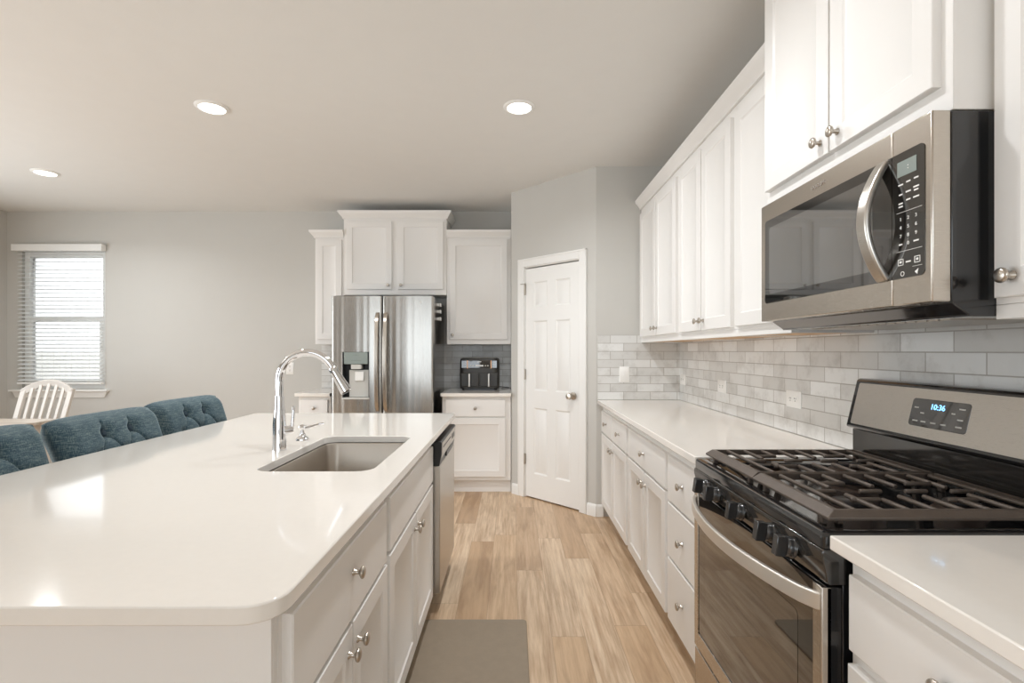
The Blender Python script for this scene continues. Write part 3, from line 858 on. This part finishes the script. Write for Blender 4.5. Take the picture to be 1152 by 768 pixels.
for x, s, ww in ((.305, .06, .02), (.335, .06, .018), (.37, .06, .018), (.405, .06, .018), (.455, .06, .02), (.455, .08, .018), (.455, .11, .02), (.43, .095, .012), (.30, .10, .016), (.325, .085, .014)):
    rings(bm, [[onface(a, b, off) for a, b in ((x - ww / 2, s - .002), (x + ww / 2, s - .002), (x + ww / 2, s + .002), (x - ww / 2, s + .002))] for off in (.0035, .0040)])
part('panel_print', bm, 'greypl', bg)
# burners
for k, (bx, by, br) in enumerate(((.17, .17, .045), (.17, .44, .036), (gw / 2, .305, .05), (gw - .17, .17, .05), (gw - .17, .44, .04))):
    bm = NB(); lathe(bm, [(.0, .909), (br + .02, .909), (br + .012, .914), (br, .916), (br, .924), (.0, .924)], (bx, by, 0))
    bu = part('burner', bm, 'burner', rg)
    bm = NB(); lathe(bm, [(.0, .924), (br * .9, .924), (br * .92, .930), (br * .8, .933), (.0, .934)], (bx, by, 0))
    part('burner_cap', bm, 'blackpl', bu)
# grates: two halves
gy0, gy1 = .030, .560
for g, (x0, x1) in enumerate(((.030, gw / 2 - .001), (gw / 2 + .001, gw - .030))):
    bm = NB()
    zt, zb = .951, .934
    # outer frame: one mitred loop with a bevelled outer face (slimmer on the side where the halves meet)
    loop = []
    for e, z in ((0, zb - .004), (-.002, zb + .002), (.018, zt), (.030, zt), (.030, zb - .002), (0, zb - .004)):
        a, b = (e, e * .3) if g == 0 else (e * .3, e)
        b0 = e if g == 0 else e * .6
        a = a * (.6 if g == 0 else 1); b = b * (1 if g == 0 else .6)
        loop.append([(x0 + a, gy0 + e, z), (x1 - b, gy0 + e, z), (x1 - b, gy1 - e * .6, z), (x0 + a, gy1 - e * .6, z)])
    rings(bm, loop, False, False)
    x0 += .016; x1 -= .016
    def bar_x(xa, xb, y, z=zt): tube(bm, [(xa, y, z - .006), (xb, y, z - .006)], .0062, 8)
    def bar_y(x, ya, yb, z=zt): tube(bm, [(x, ya, z - .006), (x, yb, z - .006)], .0062, 8)
    xm = (x0 + x1) / 2; L = x1 - x0
    ys = [gy0 + .07 + q * .060 for q in range(8)]
    for q, y in enumerate(ys):
        if q in (0, 7): bar_x(x0, x1, y)
        elif q in (3, 4): bar_x(x0, x0 + L * .36, y); bar_x(x1 - L * .36, x1, y)
        elif q in (1, 6): bar_x(x0, x0 + L * .40, y); bar_x(x1 - L * .40, x1, y)
        else: bar_x(x0, x0 + L * .27, y); bar_x(x1 - L * .27, x1, y)
    for cy in (gy0 + .155, gy0 + .385):
        bar_y(xm, cy - .085, cy - .03); bar_y(xm, cy + .03, cy + .085)
        bar_y(x0 + L * .27, cy - .03, cy + .04); bar_y(x1 - L * .27, cy - .04, cy + .03)
    for fx in (x0 + .03, x1 - .03):
        for fy in (gy0 + .05, gy1 - .03): box(bm, fx - .008, fx + .008, fy - .006, fy + .006, .909, zb + .006)
        for fy in (gy0 + .01,): box(bm, fx - .008, fx + .008, fy, fy + .012, .909, zb + .002)
    part('grate', bm, 'iron', rg, .0015, 1)

# ------------------------------------------------------------------ microwave
mw = thing('microwave', 'stainless over-the-range microwave mounted above the gas range', 'microwave', (.873, 1.800, 1.370), RZ)
mww, mh = .734, .430
bm = NB(); extr(bm, [(.04, .428), (.04, .028), (.075, .004), (.075, 0), (.4305, 0), (.4305, .428)], 0, mww)
part('body', bm, 'black', mw, .002)
bm = NB(); box(bm, 0, .622, 0, .04, .030, mh)
dm = part('door', bm, 'steel', mw, .003)
bm = NB(); box(bm, .6235, mww, 0, .04, .030, mh)
cpn = part('control_panel', bm, 'steel', mw, .003)
bm = NB(); rings(bm, [[(x, y, z) for x, z in rrect(.030, .622, .090, .372, [.001, .012, .012, .001])] for y in (.01, -.0015)])
part('door_glass', bm, 'blackglass', dm)
bm = NB(); rings(bm, [[(x, y, z) for x, z in rrect(.060, .560, .120, .345, .012)] for y in (-.0012, -.0019)])
part('door_window', bm, plain('microwave_window', (.05, .05, .048), .04, var=.05, IOR=2.1, Coat_Weight=1.0, Coat_Roughness=.02, Coat_IOR=1.9), dm)
bm = NB(); rings(bm, [[(x, y, z) for x, z in rrect(.6235, .716, .090, .372, [.012, .001, .001, .012])] for y in (.01, -.0015)])
part('keypad_glass', bm, 'blackglass', cpn)
part('display', box(NB(), .640, .695, -.0024, -.001, .318, .352), 'disp', cpn)
text('display_digits', ':', .018, (.672, -.0026, .336), 'white', cpn)
kp = {'1': (.650, .222), '2': (.672, .222), '3': (.694, .222), '4': (.650, .203), '5': (.672, .203), '6': (.694, .203), '7': (.650, .184), '8': (.672, .184), '9': (.694, .184), '0': (.672, .166)}
for ch, (x, z) in kp.items(): text('key_digit', ch, .011, (x, -.0022, z), 'plate', cpn)
bm = NB()
for x, z, ww in ((.650, .300, .014), (.672, .302, .012), (.694, .303, .012), (.650, .278, .01), (.672, .280, .014), (.694, .284, .015), (.694, .277, .012), (.650, .258, .012), (.672, .262, .012), (.650, .251, .012), (.694, .262, .016), (.650, .166, .01), (.694, .167, .014), (.672, .125, .014)):
    box(bm, x - ww / 2, x + ww / 2, -.0023, -.001, z - .0016, z + .0016)
box(bm, .638, .71, -.0022, -.001, .2375, .2382); box(bm, .638, .71, -.0022, -.001, .150, .1507); box(bm, .684, .71, -.0022, -.001, .112, .1127)
for cx in (.650, .697):
    for a in ((cx - .008, cx + .008, .119, .1205), (cx - .008, cx + .008, .132, .1335), (cx - .008, cx - .0065, .119, .1335), (cx + .0065, cx + .008, .119, .1335)): box(bm, a[0], a[1], -.0022, -.001, a[2], a[3])
    box(bm, cx - .003, cx + .003, -.0022, -.001, .124, .129)
lathe(bm, [(.0042, -.001), (.0042, -.0022), (.0055, -.0022), (.0055, -.001)], (.655, 0, .100), 'y', 16)
prism_ = [(.69, .0, .100), (.70, 0, .106), (.697, 0, .094)]
rings(bm, [[(x, y, z) for x, _, z in prism_] for y in (-.001, -.0022)])
part('key_marks', bm, 'plate', cpn)
text('logo_letters', 'OOOOM', .016, (.335, -.0008, .401), 'chrome', dm)
bm = NB(); pts = []
for k in range(25):
    u = k / 24; pts.append((.594, .002 - .050 * math.sin(PI * u) ** .85, .092 + .278 * u))
band(bm, pts, .036, .014, (1, 0, 0))
part('handle', bm, 'steel_h', dm, .005, 3)
vb = NB()
for q in range(16): box(vb, .10 + q * .034, .128 + q * .034, .12, .40, -.002, .002)
part('grease_filter', vb, 'nickel', mw)

# ------------------------------------------------------------------ outlets and switches
def outlet(label, loc, rz, horizontal=True, kind='outlet'):
    t = thing('electrical_outlet' if kind == 'outlet' else 'light_switch', label, 'outlet' if kind == 'outlet' else 'switch', loc, rz, 'outlets on the tiled walls' if kind == 'outlet' else None)
    a, b = (.062, .039) if horizontal else (.039, .062)
    bm = NB(); rings(bm, [[(x, y, z) for x, z in rrect(-a + e, a - e, -b + e, b - e, .004, 3)] for e, y in ((0, 0), (0, -.003), (.003, -.0055))])
    part('plate', bm, 'plate', t)
    if kind == 'outlet':
        for s in (-1, 1):
            cx, cz = (s * .020, 0) if horizontal else (0, s * .020)
            bm = NB(); rings(bm, [[(cx + x, y, cz + z) for x, z in rrect(-.0145, .0145, -.0145, .0145, .008)] for y in (-.0052, -.0072)])
            q = part('receptacle', bm, 'plate', t)
            bm = NB()
            for dx, dz in ((-.006, .004), (.006, .004), (0, -.007)):
                box(bm, cx + dx - .0016, cx + dx + .0016, -.0077, -.006, cz + dz - .0035, cz + dz + .0035)
            part('slots', bm, 'slot', q)
    else:
        bm = NB(); extr(bm, [(-.005, -.010), (-.012, .004), (-.012, .009), (-.005, .010)], -.005, .005)
        part('toggle', bm, 'plate', t, .001)
    return t
outlet('white outlet plate on the range wall tiles, beside the corner', (XW - .008, 3.925, 1.078), RZ)
outlet('white outlet plate on the range wall tiles, between two other outlets', (XW - .008, 3.19, 1.078), RZ)
outlet('white outlet plate on the range wall tiles, closest to the range', (XW - .008, 2.375, 1.074), RZ)
outlet('white switch plate on the tiled end wall', (.872, PB.y - .008, 1.113), 0, False, 'switch')
outlet('white outlet plate on the painted back wall behind the faucet', (-2.315, YB, 1.115), 0, False)

# ------------------------------------------------------------------ recessed lights
def downlight(x, y, label, group='recessed ceiling lights'):
    t = thing('recessed_light', label, 'ceiling light', (x, y, H), 0, group)
    bm = NB(); lathe(bm, [(.070, -.002), (.072, -.010), (.088, -.007), (.094, -.002), (.094, .0), (.070, .0)], (0, 0, 0), 'z', 32)
    part('trim_ring', bm, 'white', t)
    bm = NB(); lathe(bm, [(.0, -.004), (.0705, -.004), (.0705, -.001), (.0, -.001)], (0, 0, 0), 'z', 32)
    part('lens', bm, 'lens', t)
    l = bpy.data.lights.new('lamp', 'AREA'); l.shape = 'DISK'; l.size = .14; l.energy = LAMP_W; l.color = (.955, .978, 1.0); l.spread = R(152)
    lo = bpy.data.objects.new('lamp', l); COL.objects.link(lo); lo.parent = t; lo.location = (0, 0, -.014)
downlight(.037, 3.035, 'round recessed ceiling light over the aisle, near the pantry')
downlight(-1.786, 3.04, 'round recessed ceiling light over the left side of the island')
downlight(-3.79, 4.15, 'round recessed ceiling light over the dining area, leftmost')
for x, y in ((.037, 1.62), (-3.79, 1.0)):  # extra unseen downlights, positioned to balance the room's brightness
    downlight(x, y, 'round ceiling light added out of frame as fill', 'recessed ceiling lights out of frame')

# ------------------------------------------------------------------ counter stools
def backrest_bm():
    bm = NB()
    Wd, Ht, Th = .55, .47, .085
    nu, nv = 120, 100
    bt = [(-.072, .375), (.075, .375), (-.15, .265), (.002, .265), (.155, .265), (-.072, .15), (.075, .15)]
    segs = []
    top = [b for b in bt if b[1] > .3]
    for b in top: segs.append((b, (b[0] - .006, b[1] + .045)))
    for b in bt:
        for c in bt:
            if c[1] < b[1] and abs(c[1] - b[1]) < .14 and abs(b[0] - c[0]) < .1: segs.append((b, c))
    def front(u, v):
        x = u * Wd / 2; h = v * Ht
        d = 0.0
        for bx, bh in bt: d += .030 * math.exp(-((x - bx) ** 2 + (h - bh) ** 2) / (2 * .019 ** 2))
        m = 1e9
        for (ax, ah), (cx, ch) in segs:
            ex, eh = cx - ax, ch - ah; L2 = ex * ex + eh * eh
            q = max(0, min(1, ((x - ax) * ex + (h - ah) * eh) / L2))
            m = min(m, math.hypot(x - ax - q * ex, h - ah - q * eh))
        d += .009 * math.exp(-(m / .0042) ** 2) + .0025 * math.exp(-(m / .02) ** 2)
        edge = min(1, (1 - abs(u)) / .24); te = min(1, (1 - v) / .17)
        rnd = (1 - (1 - edge) ** 2.2) * (1 - (1 - te) ** 2.2)
        return max(.0, (.018 + .052 * rnd) - d * min(1, rnd + .2)), rnd
    gf, gb = [], []
    for j in range(nv + 1):
        v = j / nv; rf_, rb_ = [], []
        for i in range(nu + 1):
            u = -1 + 2 * i / nu
            dpt, rnd = front(u, v)
            edge = min(1, (1 - abs(u)) / .10); te = min(1, (1 - v) / .10)
            bk = (1 - (1 - edge) ** 2) * (1 - (1 - te) ** 2)
            sh = 1.0
            # local: x = depth (front is +x), y = width, z = height; gentle recline curve
            tp = (.84 + .16 * v) * (1 - .035 * max(0, (v - .90) / .10) ** 2)
            zz = v * Ht - .014 * abs(u) ** 6 * v
            rf_.append(bm.verts.new((dpt, u * tp * Wd / 2, zz)))
            rb_.append(bm.verts.new((.004 - .034 * bk, u * tp * Wd / 2, zz)))
        gf.append(rf_); gb.append(rb_)
    for g, fl in ((gf, False), (gb, True)):
        for j in range(nv):
            for i in range(nu):
                q = (g[j][i], g[j][i + 1], g[j + 1][i + 1], g[j + 1][i]); bm.faces.new(q[::-1] if fl else q)
    for j in range(nv):
        bm.faces.new((gf[j][0], gf[j + 1][0], gb[j + 1][0], gb[j][0])); bm.faces.new((gf[j][nu], gb[j][nu], gb[j + 1][nu], gf[j + 1][nu]))
    for i in range(nu):
        bm.faces.new((gf[0][i], gb[0][i], gb[0][i + 1], gf[0][i + 1])); bm.faces.new((gf[nv][i], gf[nv][i + 1], gb[nv][i + 1], gb[nv][i]))
    return bm, [(b, front(b[0] * 2 / Wd, b[1] / Ht)[0]) for b in bt]
LEAN = R(-21)
def lean(bm, base):
    m = Matrix.Translation(base) @ Matrix.Rotation(LEAN, 4, 'Y')
    bmesh.ops.transform(bm, matrix=m, verts=bm.verts[:]); return bm
def stool():
    t = thing('counter_stool', 'x', 'stool', (0, 0, 0), 0, 'tufted stools along the island')
    base = Vector((-.205, 0, .60))
    bb, bts = backrest_bm()
    bk = part('backrest', lean(bb, base), 'fabric', t, angle=60)
    for (by, bz), d in bts:
        bm = NB(); lathe(bm, [(.0, d - .001), (.0155, d - .001), (.0155, d + .020), (.010, d + .026), (.0, d + .028)], (0, by * (.84 + .16 * bz / .47), bz), 'x', 16)
        part('button', lean(bm, base), 'button', bk)
    bm = NB(); rings(bm, [[(x, y, z) for x, y in rrect(-.24 + e, .22 - e, -.25 + e, .25 - e, .05)] for e, z in ((.01, .555), (0, .57), (0, .615), (.012, .638), (.04, .65))])
    part('seat', bm, 'fabric', t)
    for sx in (-1, 1):
        for sy in (-1, 1):
            bm = NB(); tube(bm, [(sx * .19 - .01, sy * .205, .56), (sx * .20 - .01, sy * .215, 0)], [.030, .020], 4, up=(1, 1, 0))
            part('leg', bm, 'woodleg', t, angle=30)
    bm = NB()
    for sy in (-1, 1): box(bm, -.19, .17, sy * .21 - .012, sy * .21 + .012, .20, .235)
    box(bm, .165, .19, -.21, .21, .20, .235)
    part('footrest', bm, 'woodleg', t)
    return t
def copy_tree(o, parent=None):
    c = o.copy(); COL.objects.link(c); c.parent = parent
    for ch in o.children: copy_tree(ch, c)
    return c
st = stool()
def put(o, x, y, rz, lab): o.location = (x, y, 0); o.rotation_euler = (0, 0, rz); o['label'] = lab
s2, s3 = copy_tree(st), copy_tree(st)
put(st, -1.375, 1.575, R(0), 'teal tufted counter stool at the left edge, nearest the camera of the three')
put(s2, -1.355, 2.132, R(0), 'teal tufted counter stool in the middle of the three along the island')
put(s3, -1.42, 2.74, R(-3), 'teal tufted counter stool at the far end of the island row')

# ------------------------------------------------------------------ dining table and chair
dt = thing('dining_table', 'weathered wood dining table with white legs left of the stools', 'table', (-4.45, 3.65, 0))
part('tabletop', box(NB(), -.80, .80, -.48, .48, .722, .752), 'oak', dt, .004)
bm = NB(); box(bm, -.72, .72, -.42, -.40, .62, .722); box(bm, -.72, .72, .40, .42, .62, .722); box(bm, -.74, -.72, -.42, .42, .62, .722); box(bm, .72, .74, -.42, .42, .62, .722)
part('apron', bm, 'chairpaint', dt)
for sx in (-1, 1):
    for sy in (-1, 1):
        bm = NB(); box(bm, sx * .72 - .035, sx * .72 + .035, sy * .40 - .035, sy * .40 + .035, 0, .72); part('leg', bm, 'chairpaint', dt, .004)
dc = thing('dining_chair', 'white slat-back dining chair with an arched top below the window', 'chair', (-4.16, 4.24, 0))
# faces the table (towards -y); back leans away
part('seat', box(NB(), -.22, .22, -.22, .21, .435, .462), 'chairpaint', dc, .01)
for sx in (-1, 1):
    bm = NB(); tube(bm, [(sx * .19, -.19, .436), (sx * .20, -.20, 0)], [.024, .018], 8); part('leg', bm, 'chairpaint', dc)
    bm = NB(); tube(bm, [(sx * .20, .19, .44), (sx * .20, .26, 0)], [.024, .018], 8); part('leg', bm, 'chairpaint', dc)
def bk(z): return .185 + (z - .46) * .32
HW = .212
for sx in (-1, 1):
    bm = NB(); band(bm, [(sx * .205, bk(.44), .44), (sx * HW, bk(.962), .957)], .03, .042, (0, 1, .0)); part('back_post', bm, 'chairpaint', dc, .003)
bm = NB(); pts = []
for k in range(17):
    u = -1 + k / 8; z = .928 + .085 * (1 - u * u); pts.append((u * (HW + .005), bk(z), z))
band(bm, pts, .024, .058, (0, 1, .2)); part('crest_rail', bm, 'chairpaint', dc, .004)
for q in range(5):
    u = -.66 + q * .33
    bm = NB(); zt_ = .928 + .085 * (1 - u * u)
    band(bm, [(u * .20, bk(.47), .458), (u * HW * 1.0, bk(zt_), zt_)], .016, .024, (0, 1, .0)); part('slat', bm, 'chairpaint', dc)
